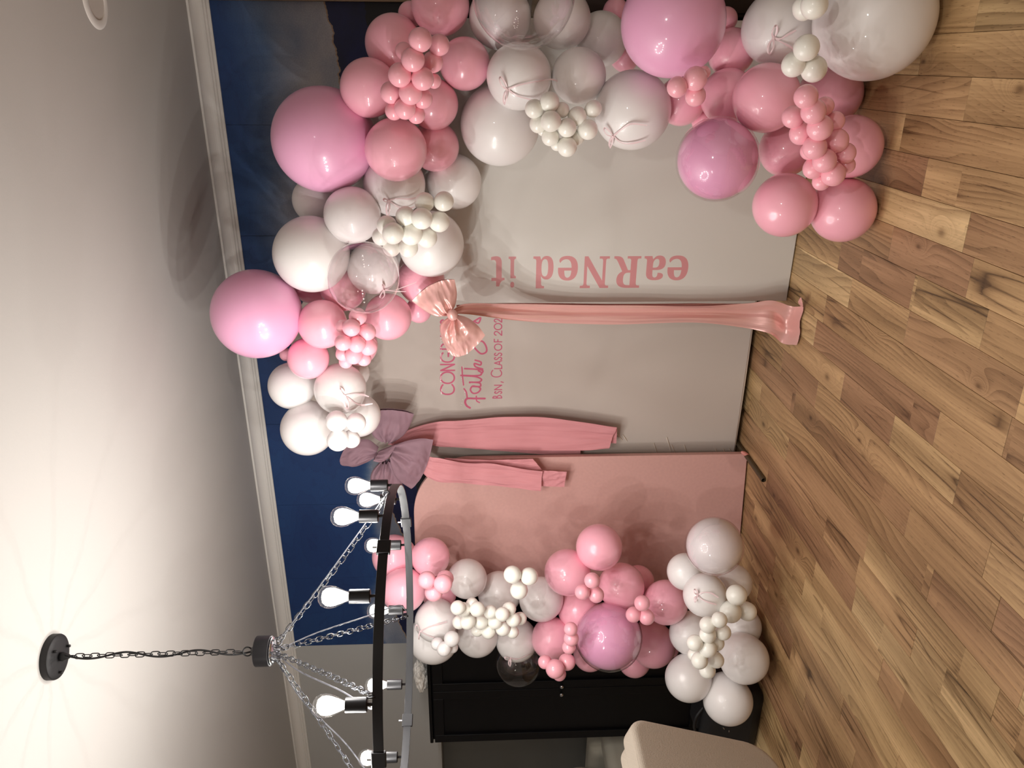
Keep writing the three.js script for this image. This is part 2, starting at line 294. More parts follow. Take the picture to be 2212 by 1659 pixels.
function printTexture(w, h, pxPerM, paper, draw) {
  const c = document.createElement('canvas'); c.width = Math.round(w * pxPerM); c.height = Math.round(h * pxPerM);
  const x = c.getContext('2d'); x.fillStyle = paper; x.fillRect(0, 0, c.width, c.height);
  x.setTransform(pxPerM, 0, 0, -pxPerM, 0, c.height);       // metres, y up
  draw(x);
  const t = new THREE.CanvasTexture(c); t.colorSpace = THREE.SRGBColorSpace; t.magFilter = THREE.LinearFilter; return t;
}
const RZ = 0.63, MZ = 0.33;
{ // right: the tall glossy board with the vertical lettering
  const x0 = -1.171, w = 1.18, h = 2.0, t = thing('arch_backdrop', 'tall glossy white arch board with vertical rose lettering, behind the balloon garland', 'backdrop', [x0, 0.004, RZ], 'arch backdrops');
  const tex = printTexture(w, h, 900, '#d2cfc9', (c) => {
    // one letter at a time into its measured box; the word climbs the board, letter tops to the left
    const y0 = 0.478, unit = 0.896 / 1825, base = -0.956 - x0;
    const glyph = (ch, a, b, cap, ref, yb = 0) => {
      c.save(); c.translate(base, y0 + a * unit); c.rotate(Math.PI / 2); c.scale(1, -1); c.font = 'bold 100px serif'; c.textBaseline = 'alphabetic';
      const m = c.measureText(ch), ww = (m.actualBoundingBoxRight + m.actualBoundingBoxLeft), hh = ref === 'd' ? m.actualBoundingBoxAscent + 0 : m.actualBoundingBoxAscent;
      c.scale((b - a) * unit / ww, cap * unit / hh); c.fillStyle = '#cd8c8f'; c.fillText(ch, m.actualBoundingBoxLeft, 0); c.restore();
    };
    c.save(); c.transform(1, 0, 0, 1, 0, 0);
    glyph('e', 0, 195, 232); glyph('a', 215, 418, 228); glyph('R', 445, 700, 304); glyph('N', 735, 1005, 304); glyph('e', 1025, 1210, 230); glyph('d', 1250, 1440, 300); glyph('i', 1595, 1665, 295); glyph('t', 1700, 1825, 285);
    c.restore();
  });
  mesh('board', boardGeo(w, h - 0.004, w / 2, w / 2, 0.025), std(0xffffff, 0.5, { map: tex, clearcoat: 0.3, clearcoatRoughness: 0.12 }), t);
  const fr = [box(0.03, 0.06, 0, 1.4, -0.07, -0.032), box(w - 0.06, w - 0.03, 0, 1.4, -0.07, -0.032), box(0.06, w - 0.06, 0.9, 0.94, -0.07, -0.032)];
  mesh('stand_frame', fr, M.ironDull, t);
}
const MX0 = -2.172, MW = 1.2, MH = 2.34, MB = 0.034;
{ // middle: stretched cloth cover with the dedication
  const t = thing('arch_backdrop', 'middle cream cloth arch backdrop with the pink glitter and script lettering', 'backdrop', [MX0, MB, MZ], 'arch backdrops');
  const pt = (x, y) => { const p = onZ(x, y, MZ + 0.001); return [p.x - MX0, p.y - MB]; };
  const tex = printTexture(MW, MH, 850, '#c2b7af', (c) => {
    const Z = (a, b) => pt(880 + a * 0.229, 540 + b * 0.229);       // points measured on the lettering, in the board's own metres
    c.lineCap = 'round'; c.lineJoin = 'round';
    const path = (pts, w, col = '#c65c7a') => { const q = pts.map((p) => Z(...p)), cv = new THREE.CatmullRomCurve3(q.map((p) => V(p[0], p[1], 0))).getPoints(q.length * 10); c.strokeStyle = col; c.lineWidth = w; c.beginPath(); cv.forEach((p, i) => (i ? c.lineTo(p.x, p.y) : c.moveTo(p.x, p.y))); c.stroke(); };
    const line = (pts, w, col = '#c65c7a') => { c.strokeStyle = col; c.lineWidth = w; c.beginPath(); pts.map((p) => Z(...p)).forEach((p, i) => (i ? c.lineTo(...p) : c.moveTo(...p))); c.stroke(); };
    const W = 0.0085;
    // CONGR (the rest is behind the bow): stroke letters in unit boxes, x right, y up
    const GL = {
      B: [['M', 0, 0], ['L', 0, 1], ['C', 0.75, 1, 0.75, 0.54, 0, 0.53], ['C', 1.05, 0.53, 1.05, 0, 0, 0]], N: [['M', 0, 0], ['L', 0, 1], ['L', 1, 0], ['L', 1, 1]],
      S: [['M', 0.9, 0.84], ['C', 0.8, 1.08, 0.05, 1.08, 0.1, 0.74], ['C', 0.15, 0.48, 1, 0.54, 0.95, 0.24], ['C', 0.9, -0.08, 0.1, -0.06, 0, 0.17]],
      C: [['M', 0.98, 0.84], ['C', 0.62, 1.1, 0, 1.04, 0, 0.5], ['C', 0, -0.04, 0.62, -0.1, 1, 0.16]], G: [['M', 0.96, 0.84], ['C', 0.62, 1.1, 0, 1.04, 0, 0.5], ['C', 0, -0.06, 0.9, -0.14, 0.96, 0.2], ['L', 0.96, 0.44], ['L', 0.6, 0.44]],
      O: [['M', 0.5, 1], ['C', 1.17, 1, 1.17, 0, 0.5, 0], ['C', -0.17, 0, -0.17, 1, 0.5, 1]], L: [['M', 0, 1], ['L', 0, 0], ['L', 1, 0]], A: [['M', 0, 0], ['L', 0.5, 1], ['L', 1, 0], ['M', 0.17, 0.32], ['L', 0.83, 0.32]],
      F: [['M', 0, 0], ['L', 0, 1], ['L', 1, 1], ['M', 0, 0.52], ['L', 0.8, 0.52]], R: [['M', 0, 0], ['L', 0, 1], ['C', 0.95, 1.02, 0.95, 0.45, 0, 0.46], ['M', 0.35, 0.46], ['L', 1, 0]], T: [['M', 0.5, 0], ['L', 0.5, 1], ['M', 0, 1], ['L', 1, 1]],
      2: [['M', 0.06, 0.76], ['C', 0.1, 1.1, 0.95, 1.08, 0.88, 0.7], ['C', 0.82, 0.42, 0.2, 0.22, 0, 0], ['L', 1, 0]], ',': [['M', 0.6, 0.1], ['L', 0, -0.22]], 5: [['M', 0.9, 1], ['L', 0.15, 1], ['L', 0.1, 0.55], ['C', 0.5, 0.7, 1, 0.6, 0.98, 0.3], ['C', 0.95, -0.08, 0.1, -0.06, 0, 0.15]],
    };
    const letter = (ch, b0, b1, base, top, w, col) => {
      const o = Z(base, b0), e = Z(base, b1), h = Z(top, b0)[1] - o[1], X = (u) => o[0] + (e[0] - o[0]) * u, Y = (v) => o[1] + h * v;
      c.strokeStyle = col; c.lineWidth = w; c.beginPath();
      for (const [k, ...q] of GL[ch]) k === 'M' ? c.moveTo(X(q[0]), Y(q[1])) : k === 'L' ? c.lineTo(X(q[0]), Y(q[1])) : c.bezierCurveTo(X(q[0]), Y(q[1]), X(q[2]), Y(q[3]), X(q[4]), Y(q[5]));
      c.stroke();
    };
    for (const [ch, a, b] of [['C', 1362, 1270], ['O', 1258, 1152], ['N', 1136, 1080], ['G', 1058, 968], ['R', 935, 868], ['A', 842, 780], ['T', 770, 715], ['S', 705, 655]]) letter(ch, a, b, 444, 316, 0.0085, '#c65c7a');
    // pale dots painted as glints of the glitter along the upper strokes
    for (const [a, b, d, e] of [[318, 1310, 450, 1362], [312, 1155, 440, 1255], [312, 972, 440, 1058], [312, 700, 440, 950], [520, 1100, 560, 1480]]) for (let i = 0; i < 26; i++) { const y = lerp(b, e, rnd()), x = a + 8 * rnd(); const p = Z(x + (a === 520 ? 18 * Math.sin(y * 0.02) : 0), y); c.fillStyle = '#f2dfe2'; c.beginPath(); c.arc(p[0], p[1], 0.0016, 0, 7); c.fill(); }
    // script first name and the initial that dips behind the bow
    path([[590, 1490], [560, 1470], [545, 1435], [560, 1405], [640, 1402], [730, 1402]], 0.011); path([[535, 1310], [555, 1340], [565, 1400]], 0.008); path([[650, 1380], [655, 1425], [680, 1440]], 0.007);
    path([[655, 1290], [615, 1285], [595, 1320], [620, 1352], [665, 1345], [690, 1310], [665, 1290], [610, 1288], [690, 1285], [685, 1258], [600, 1248], [680, 1245], [700, 1225], [660, 1200], [505, 1184], [690, 1180], [700, 1160], [670, 1140], [540, 1115], [705, 1130], [640, 1100], [620, 1070], [640, 1042], [690, 1060], [700, 1100]].slice(0, 18), 0.0085);
    path([[690, 1180], [712, 1140], [540, 1120], [710, 1125], [640, 1100], [632, 1072], [690, 1085], [695, 1060], [640, 1040]], 0.0085);
    path([[530, 1275], [520, 1190], [515, 1105]], 0.007); const dot = Z(590, 1250); c.fillStyle = '#c65c7a'; c.beginPath(); c.arc(...dot, 0.006, 0, 7); c.fill();
    path([[580, 950], [565, 940], [560, 920], [600, 900], [700, 860], [740, 905], [745, 960], [700, 980], [640, 930], [620, 890], [590, 800]], 0.009);
    path([[600, 690], [650, 660], [690, 640], [670, 690], [640, 680]], 0.008);
    // BSN, Class of 202 in slim small capitals
    for (const [ch, a, b, top] of [['B', 1397, 1366, 806], ['S', 1354, 1334, 824], ['N', 1318, 1276, 822], [',', 1250, 1240, 822], ['C', 1198, 1134, 790], ['L', 1120, 1098, 822], ['A', 1088, 1046, 822], ['S', 1036, 1012, 822], ['S', 998, 972, 822], ['O', 946, 888, 822], ['F', 867, 842, 820], ['2', 806, 764, 820], ['O', 752, 694, 820], ['2', 682, 648, 820]]) letter(ch, a, b, 890, top, 0.0055, '#c05a76');
  });
  const d = 0.032, f = gridGeo(40, 40, (s, q) => V(0, 0, 0));   // cover: board with a taut front, puckered where it is pulled round the lower left corner
  f.dispose();
  mesh('cloth_cover', boardGeo(MW, MH, 0.6, 0.6, d), std(0xffffff, 0.72, { map: tex, sheen: 0.15, sheenColor: srgb(255, 240, 230) }), t);
  // gathered pleats at the lower left edge
  const pl = [[1412, 972, 30, 10], [1440, 962, 36, 12], [1450, 975, 30, 14], [1478, 975, 28, 8], [1330, 945, 20, 18], [1345, 948, 18, 12], [1545, 978, 20, 6], [1562, 978, 18, 6], [1575, 976, 16, 6]];
  for (const [x, y, len, dx] of pl) { const a = pt(x, y - len / 2), b = pt(x + dx * 0.8, y + len / 2 - 4); mesh('pleat', tube([V(a[0], a[1], -0.0005), V((a[0] + b[0]) / 2, (a[1] + b[1]) / 2, 0.0015), V(b[0], b[1], -0.0005)], 0.0035, 12, 6), M.pleat ??= std(srgb(207, 193, 180), 0.72), t); }
  // hem cord round the bottom edge, pipe frame and its foot
  mesh('hem', [tube([V(0.01, -0.001, -0.012), V(0.4, -0.004, -0.01), V(0.8, -0.002, -0.01), V(1.19, -0.001, -0.012)], 0.006, 60, 8), tube([V(0.0, 0.004, -0.026), V(0.5, -0.003, -0.028), V(1.19, 0.0, -0.026)], 0.005, 60, 8)], M.pleat, t);
  mesh('frame_pipe', [new THREE.CylinderGeometry(0.012, 0.012, 1.7, 16).translate(0.05, 0.85 - MB, -0.055), new THREE.CylinderGeometry(0.012, 0.012, 1.7, 16).translate(MW - 0.05, 0.85 - MB, -0.055)], M.ironDull, t);
  const a = onY(1650, 1037, 0.012), fx = a.x - MX0, fz = a.z - MZ;
  const pipe = new THREE.LatheGeometry([[0.0095, 0], [0.0125, 0], [0.0125, 0.75], [0.0095, 0.75], [0.0095, 0]].map((p) => new THREE.Vector2(...p)), 24).rotateX(-Math.PI / 2).rotateY(0.045);
  mesh('frame_foot', pipe.translate(fx, 0.0135 - MB, fz), std(srgb(96, 84, 64), 0.45, { metalness: 0.5 }), t);
}
let PINK;
{ // left: the lower pink board, turned a little towards the room
  const x0 = -2.083, w = 0.815, h = 1.775, g = thing('arch_backdrop', 'low pink cloth arch backdrop with rounded shoulders, left of the middle one', 'backdrop', [x0, 0.008, 0.455], 'arch backdrops');
  g.rotation.y = 0.15;
  const tex = dataTexture(256, 512, (u, v) => { const k = 1 + 0.02 * noise(u * 60, v * 120); return [206 * k, 161 * k, 154 * k]; }, true, false);
  const geo = boardGeo(w, h, 0.31, 0.3, 0.03).translate(-w, 0, 0);
  mesh('cloth_cover', geo, std(0xffffff, 0.62, { map: tex, sheen: 0.2, sheenColor: srgb(255, 200, 190) }), g);
  mesh('stand_frame', [new THREE.CylinderGeometry(0.012, 0.012, 1.4, 14).translate(-0.08, 0.7, -0.06), new THREE.CylinderGeometry(0.012, 0.012, 1.4, 14).translate(-w + 0.08, 0.7, -0.06)], M.ironDull, g);
  mesh('gathered_corner', new THREE.SphereGeometry(1, 20, 16).scale(0.011, 0.026, 0.012).rotateZ(-0.5).translate(0.002, 0.015, 0.003), std(srgb(226, 150, 142), 0.5), g);
  mesh('gathered_corner', new THREE.SphereGeometry(1, 16, 12).scale(0.006, 0.028, 0.007).rotateZ(-0.75).translate(-0.018, -0.001, 0.004), std(srgb(226, 150, 142), 0.5), g);
  PINK = g;
}

// ------------------------------------------------------------------ draped fabric
const PT = (p, z) => (p.length === 3 ? (p[2] < 0 ? onY(p[0], p[1], -p[2]) : onZ(p[0], p[1], p[2])) : onZ(p[0], p[1], z));   // [x, y], [x, y, z] or [x, y, -height]
function rowsAt(rows, z) {                       // rows of [A, (M), B]; returns f(s, t)
  const cs = [0, 1, 2].map((k) => new THREE.CatmullRomCurve3(rows.map((r) => { const q = r.map((p) => PT(p, z)); return q.length === 3 ? q[k] : (k === 0 ? q[0] : k === 2 ? q[1] : q[0].clone().lerp(q[1], 0.5)); }), false, 'centripetal'));
  const n = rows.length - 1;
  return (s, t) => { const u = clamp(s, 0, 1), [a, m, b] = cs.map((c) => c.getPoint(u)), c = m.clone().multiplyScalar(2).addScaledVector(a, -0.5).addScaledVector(b, -0.5); return a.multiplyScalar((1 - t) * (1 - t)).addScaledVector(c, 2 * t * (1 - t)).addScaledVector(b, t * t); };
}
function loopGeo(rows, z, bulge, pleats, phase = 0, tip = 0.25) {
  const f = rowsAt(rows, z), out = [];
  for (const side of [1, -1]) out.push(gridGeo(40, 48, (s, t) => {
    const p = f(s, t), e = Math.pow(Math.max(0, Math.sin(Math.PI * t)), 0.55), b = bulge * (0.35 + 0.65 * Math.sin(Math.PI * Math.min(1, s * 0.85 + 0.08))) * (1 - (1 - tip) * smooth(0.6, 1, s));
    const fold = 0.35 * bulge * Math.pow(1 - s, 1.1) * Math.cos(pleats * Math.PI * t + phase) * e + 0.16 * bulge * s * noise(t * 4 + phase, s * 3, side) * e + (0.1 * noise(t * 11, s * 6 + phase, 4) + 0.2 * (0.3 - Math.abs(noise(t * 6.5 + phase, s * 2.6, 9))) - 0.1 * Math.abs(noise(t * 13, s * 4, phase + 5))) * bulge * e;
    p.z += side * (b * e) + fold; return p;
  }));
  return mergeGeometries(out);
}
function sheetGeo(rows, z, folds, amp, phase = 0, thick = 0.002, crease = 0.003) {
  const f = rowsAt(rows, z), out = [];
  for (const side of [1, -1]) out.push(gridGeo(120, 44, (s, t) => {
    const p = f(s, t), w = amp * (0.75 + 0.25 * noise(s * 3, phase)) * Math.sin(folds * Math.PI * (t + 0.12 * noise(s * 2.2, phase + 3)) + phase) + crease * noise(s * 9, t * 5, phase) + crease * 0.8 * Math.abs(noise(s * 5 + t * 6, t * 7 - s * 3, phase + 2));
    p.z += w + side * thick / 2; return p;
  }));
  return mergeGeometries(out);
}
{ // rose-gold satin bow with its long train
  const t = thing('satin_bow', 'large rose gold satin bow with a long train reaching the floor', 'bow');
  const z = 0.93;
  mesh('loop', loopGeo([[[964, 679], [971, 674], [979, 669]], [[946, 683], [964, 668], [984, 657]], [[917, 671], [947, 645], [987, 634]], [[890, 650], [934, 613], [982, 604]]], z + 0.01, 0.045, 7, 0.6), M.satin, t);
  mesh('loop', loopGeo([[[972, 684], [981, 686], [990, 681]], [[952, 700], [980, 706], [1009, 686]], [[954, 731], [988, 732], [1031, 702]], [[966, 757], [1001, 767], [1048, 724]]], z + 0.015, 0.05, 6, 2.2), M.satin, t);
  mesh('knot', new THREE.SphereGeometry(1, 28, 20).scale(0.026, 0.022, 0.022).rotateZ(0.5).translate(...onZ(977, 680, z + 0.045).toArray()), M.satin, t);
  mesh('tail', sheetGeo([[[978, 668, 0.93], [980, 680, 0.93]], [[1000, 656, 0.9], [1000, 679, 0.9]], [[1104, 655, 0.76], [1104, 692, 0.76]], [[1226, 657], [1226, 700]], [[1348, 658], [1348, 702]], [[1511, 660], [1511, 698]], [[1613, 654], [1613, 710]], [[1668, 648, 0.73], [1664, 722, 0.75]], [[1708, 660, -0.03], [1690, 742, -0.03]], [[1734, 660, -0.012], [1722, 747, -0.012]]], 0.71, 3.2, 0.012, 0.9, 0.002, 0.006), M.satin, t);
  mesh('tail', sheetGeo([[[986, 658, 0.9], [988, 676, 0.9]], [[1104, 654, 0.73], [1104, 682, 0.73]], [[1348, 656], [1348, 684]], [[1540, 655], [1540, 688]], [[1600, 655], [1600, 690]]], 0.685, 2.1, 0.008, 2.4, 0.002, 0.004), M.satin, t);
  mesh('tail_corner', sheetGeo([[[1728, 660, -0.012], [1734, 664, -0.012]], [[1724, 652, -0.045], [1734, 656, -0.04]], [[1729, 642, -0.05], [1731, 643, -0.05]]], 0.8, 1, 0.002, 1), M.satin, t);
}
{ // mauve bow with pink cotton tails between the middle and the left board
  const t = thing('fabric_bow', 'big dusty mauve cloth bow with pink tails between the cream and pink backdrops', 'bow');
  const z = 0.56;
  mesh('loop', loopGeo([[[826, 955], [836, 952], [846, 958]], [[806, 942], [838, 932], [872, 940]], [[800, 920], [842, 910], [886, 918]], [[806, 888], [850, 884], [894, 894]]], z - 0.01, 0.04, 5, 0.4, 0.5), M.mauve, t);
  mesh('loop', loopGeo([[[842, 990], [848, 974], [852, 962]], [[846, 1012], [880, 988], [880, 952]], [[858, 1035], [900, 1000], [912, 947]], [[888, 1056], [916, 1018], [936, 950]]], z + 0.02, 0.045, 5, 1.4, 0.4), M.mauve, t);
  mesh('loop', loopGeo([[[814, 986], [814, 976], [818, 966]], [[795, 997], [786, 980], [796, 950]], [[772, 1005], [762, 990], [768, 952]], [[752, 1006], [735, 996], [745, 968]]], z - 0.005, 0.042, 4, 2.0, 0.6), M.mauve, t);
  mesh('loop', loopGeo([[[822, 998], [832, 996], [844, 996]], [[805, 1016], [828, 1012], [856, 1014]], [[800, 1034], [826, 1034], [866, 1036]], [[806, 1050], [832, 1054], [872, 1056]]], z - 0.02, 0.04, 6, 0.2, 0.5), M.mauve, t);
  const kn = loopGeo([[[806, 996], [812, 984], [818, 976]], [[822, 998], [826, 982], [832, 970]], [[838, 990], [842, 976], [846, 964]], [[848, 976], [852, 968], [856, 960]]], z + 0.045, 0.03, 5, 1.1, 0.6);
  mesh('knot', kn, M.mauve, t);
  const tl = [[[838, 958], [852, 966]], [[858, 944], [880, 958]], [[882, 928], [905, 948]], [[951, 909], [937, 961]], [[995, 908], [990, 965]], [[1067, 901], [1060, 968]], [[1168, 900], [1150, 971]], [[1270, 912], [1255, 972]], [[1332, 922], [1315, 968]]];
  mesh('tail', sheetGeo(tl, MZ + 0.085, 2.6, 0.008, 0.7, 0.003, 0.007), M.cotton, t);
  mesh('tail_back', sheetGeo([[[950, 930], [955, 962]], [[1040, 930], [1040, 971]], [[1150, 930], [1150, 980]], [[1254, 935], [1254, 988]]], MZ + 0.05, 1.4, 0.005, 1.2, 0.002, 0.003), M.cotton, t);
  mesh('tail_back', sheetGeo([[[1240, 916], [1240, 950]], [[1333, 925], [1331, 958]]], MZ + 0.06, 1, 0.003, 0.2, 0.002, 0.002), M.cotton, t);
  const zl = 0.56;
  mesh('tail', sheetGeo([[[900, 990], [900, 1000]], [[922, 985], [915, 1022]], [[945, 988], [940, 1038]], [[1009, 999], [992, 1043]], [[1058, 1000], [1058, 1048]], [[1110, 1008], [1110, 1053]], [[1172, 1017], [1168, 1060]]], zl, 2.2, 0.008, 2.2, 0.003, 0.006), M.cotton, t);
  mesh('tail_back', sheetGeo([[[1100, 1014], [1100, 1046]], [[1172, 1016], [1172, 1050]], [[1224, 1018], [1219, 1052]]], zl - 0.02, 1.7, 0.004, 0.5, 0.002, 0.004), M.cotton, t);
  mesh('tail_back', sheetGeo([[[960, 989], [960, 1015]], [[1060, 993], [1060, 1020]], [[1151, 991], [1170, 1014]]], zl - 0.028, 1.3, 0.004, 2.5, 0.002, 0.004), M.cotton, t);
}

// ------------------------------------------------------------------ balloons
// each line: id, photo x, photo y, radius there, layer (higher stands in front), kind, label
const BIG = {
  upper_right: { z: 0.72, rows: `
A9|886|30|26|0|pink|half hidden pink balloon at the top edge of the photo, against the dark mural
A7|951|12|63|1|pink|shaded pink balloon cut by the photo's top edge above the upper pink bunch
A6|850|94|61|1|pink|shadowed pink balloon over the dark navy part of the mural
A5|936|225|54|1|pink|pink balloon partly hidden by the upper pink bunch, beside the white balloons
A4|939|316|53|1|pink|pink balloon behind the one topmost over the bowed white balloon
A8|1004|138|55|2|pink|pink balloon tapering towards the white balloons, right of the upper pink bunch
A2|797|190|62|2|pink|pink balloon with a small dark spot beside the upper pink bunch
A1|700|302|111|2|orchid|huge orchid pink balloon in front of the blue mural near the crown moulding
A3|855|323|67|3|pink|glossy pink balloon between the huge orchid balloon and the upper pink bunch
B1|1080|37|67|1|white|white balloon half behind the clear bubble at the top edge, on its left
B2|1214|42|62|1|white|white balloon half behind the clear bubble at the top edge, on its right
B3|1298|85|57|0|white|shaded white balloon between the top-edge bubble and the orchid balloon
B4|1121|165|70|3|white|white balloon with a pink ribbon bow below the top-edge clear bubble
B5|1250|164|59|3|white|plain white balloon beside the bowed one, above an ivory bunch
B6|1080|270|86|1|white|large white balloon resting against the white board, left of the ivory bunch
B7|1366|238|83|2|white|large white balloon with a ribbon bow in front of the white board
B8|1330|25|28|0|pink|dim pink balloon peeping out behind the orchid balloon at the top edge
B9|1350|125|30|0|pink|dim pink balloon squeezed between two white balloons under the orchid balloon` },
  lower_right: { z: 0.92, rows: `
P9|1454|50|112|3|orchid|large orchid balloon cut by the photo's top edge, above a pink foursome
C0|1567|42|26|0|pink|dark pink balloon half hidden behind the right of the top-edge orchid balloon
C1|1684|60|80|2|white|white balloon with a ribbon bow near the floor at the top edge
C2|1887|41|126|3|white|biggest white balloon, resting on the floor at the photo's top edge
C12|1580|113|50|1|pink|shiny dim pink balloon between the orchid and the bowed white balloon
C3|1571|208|58|2|pink|pink balloon with a folded shadow above the pink bubble balloon
C4|1655|212|72|3|pink|smooth pink balloon left of the long pink bunch near the floor
C5|1794|203|67|1|pink|pink balloon behind the long bunch, below the biggest white balloon
C6|1838|317|66|1|pink|pink balloon on the floor side, right of the long pink bunch
C7|1698|323|57|2|pink|pink balloon between the pink bubble and the long pink bunch
C9|1695|443|68|3|pink|lowest pink balloon over the white board's bottom edge
C10|1820|453|69|3|pink|pink balloon lying on the wooden floor at the garland's foot
C11|1472|218|52|1|pink|dim pink balloon behind a pink foursome, against the white board
C13|1516|262|22|0|pink|sliver of a pink balloon above the pink bubble balloon` },
  upper_middle: { z: 0.72, rows: `
D1|682|432|50|0|white|shaded white balloon under the huge orchid balloon, over the mural
D2|761|465|61|2|white|streaky white balloon above the clear bubble in the upper garland
D3|852|399|67|2|white|white balloon with a shiny ribbon bow under the glossy pink balloon
D4|981|393|59|0|white|white balloon flat against the board, crossed by a round shadow
D5|673|549|82|2|white|large white balloon left of the clear bubble
D6|931|527|71|1|white|large white balloon under the ivory bunch next to the vertical lettering
D8|806|579|56|2|white|white balloon with a ribbon bow, seen through the clear bubble
D9|741|622|50|2|pink|pink balloon seen through the left of the clear bubble
D10|674|612|44|1|pink|dim pink balloon beneath the large white balloon by the bubble
D11|910|607|51|1|pink|pink balloon touching the rose gold satin bow
D13|905|671|27|0|pink|small mauve shaded balloon behind the satin bow's upper loop
E1|555|678|96|3|orchid|orchid balloon reaching up to the ceiling moulding
E2|697|700|53|3|pink|rosy balloon between the ceiling-high orchid balloon and a pink bunch
E3|666|774|45|3|pink|pink balloon right under the ceiling-high orchid balloon
E4|838|684|51|2|pink|pink balloon under the clear bubble, right of the pink bunch
E5|770|745|46|1|pink|pink balloon mostly behind the bunch of eleven small pink ones
E11|618|766|14|0|pink|mauve sliver of a balloon under the ceiling-high orchid balloon
E6|631|833|51|1|white|white balloon below the pink ones, nearest the mural's top
E7|735|840|56|3|white|white balloon with a ribbon bow above the white foursome
E8|665|926|58|2|white|white balloon at the garland's lower end over the blue mural
E9|775|897|47|1|white|white balloon behind the white foursome, touching the mauve bow
E10|765|806|33|0|white|shaded white balloon in the gap above the bowed one
E12|648|884|22|0|white|tiny visible piece of a white balloon between two white ones by the mural` },
  left: { z: 0.74, rows: `
F1|851|1202|47|0|pink|pink balloon behind the far side of the chandelier ring
F2|930|1203|42|1|pink|pink balloon casting ringed shadows on the pink board's top
F3|872|1275|48|2|pink|pink balloon crossed by the lower edge of the chandelier ring
F4|949|1283|37|1|pink|deep pink balloon under a small pink foursome
F5|1009|1250|43|1|white|grey white balloon next to the deep pink one on the pink board
F6|1079|1281|47|0|white|shaded white balloon behind a white trio
F7|1169|1294|48|1|white|plain white balloon between the white trio and pink balloons
F8|942|1341|46|2|white|white balloon with a ribbon bow beside the chandelier ring
F9|937|1379|54|1|white|large white balloon hanging beside the black wardrobe's top
F10|1031|1374|45|1|white|white balloon below the long ivory bunch, before the wardrobe
F11|1116|1384|45|1|white|white balloon with a ribbon bow touching the dark clear bubble
G1|1294|1182|50|2|pink|topmost pink balloon standing out over the pink board
G2|1226|1236|50|2|pink|pink balloon next to the plain white one, over the pink board
G3|1342|1266|50|2|pink|pink balloon left of the dim one, right of a tiny pink trio
G4|1378|1256|35|0|pink|dim pink balloon in shadow against the pink board's lower part
G5|1438|1301|48|2|pink|pink balloon touching the bowed white balloon of the left garland
G6|1250|1318|45|1|pink|pink balloon above the large pink bubble, half hidden
G7|1193|1380|45|2|pink|pink balloon left of the large pink bubble
G9|1410|1393|49|1|pink|pink balloon right of the large pink bubble
G10|1370|1428|35|0|pink|pink balloon peeping below the large pink bubble, on its right
G11|1274|1414|36|0|pink|pink balloon peeping below the large pink bubble, on its left
G12|1446|1400|21|0|pink|sliver of a dark pink balloon before the wardrobe` },
  left_low: { z: 0.96, rows: `
G14|1481|1235|40|1|white|white balloon on the left behind the pearl bubble balloon
G15|1584|1259|40|1|white|white balloon on the floor side behind the pearl bubble balloon
G16|1523|1285|47|3|white|white balloon with a neat ribbon bow under the pearl bubble balloon
G17|1491|1369|45|1|white|white balloon left of the low ivory bunch
G18|1602|1353|42|1|white|shaded white balloon close to the floor behind a white trio
G19|1607|1423|53|2|white|white balloon low over the floor, right of the low ivory bunch
G20|1487|1465|50|2|white|white balloon in front of the black wardrobe's base
G21|1572|1512|53|3|white|white balloon at the photo's lowest end, above the black bag` },
};
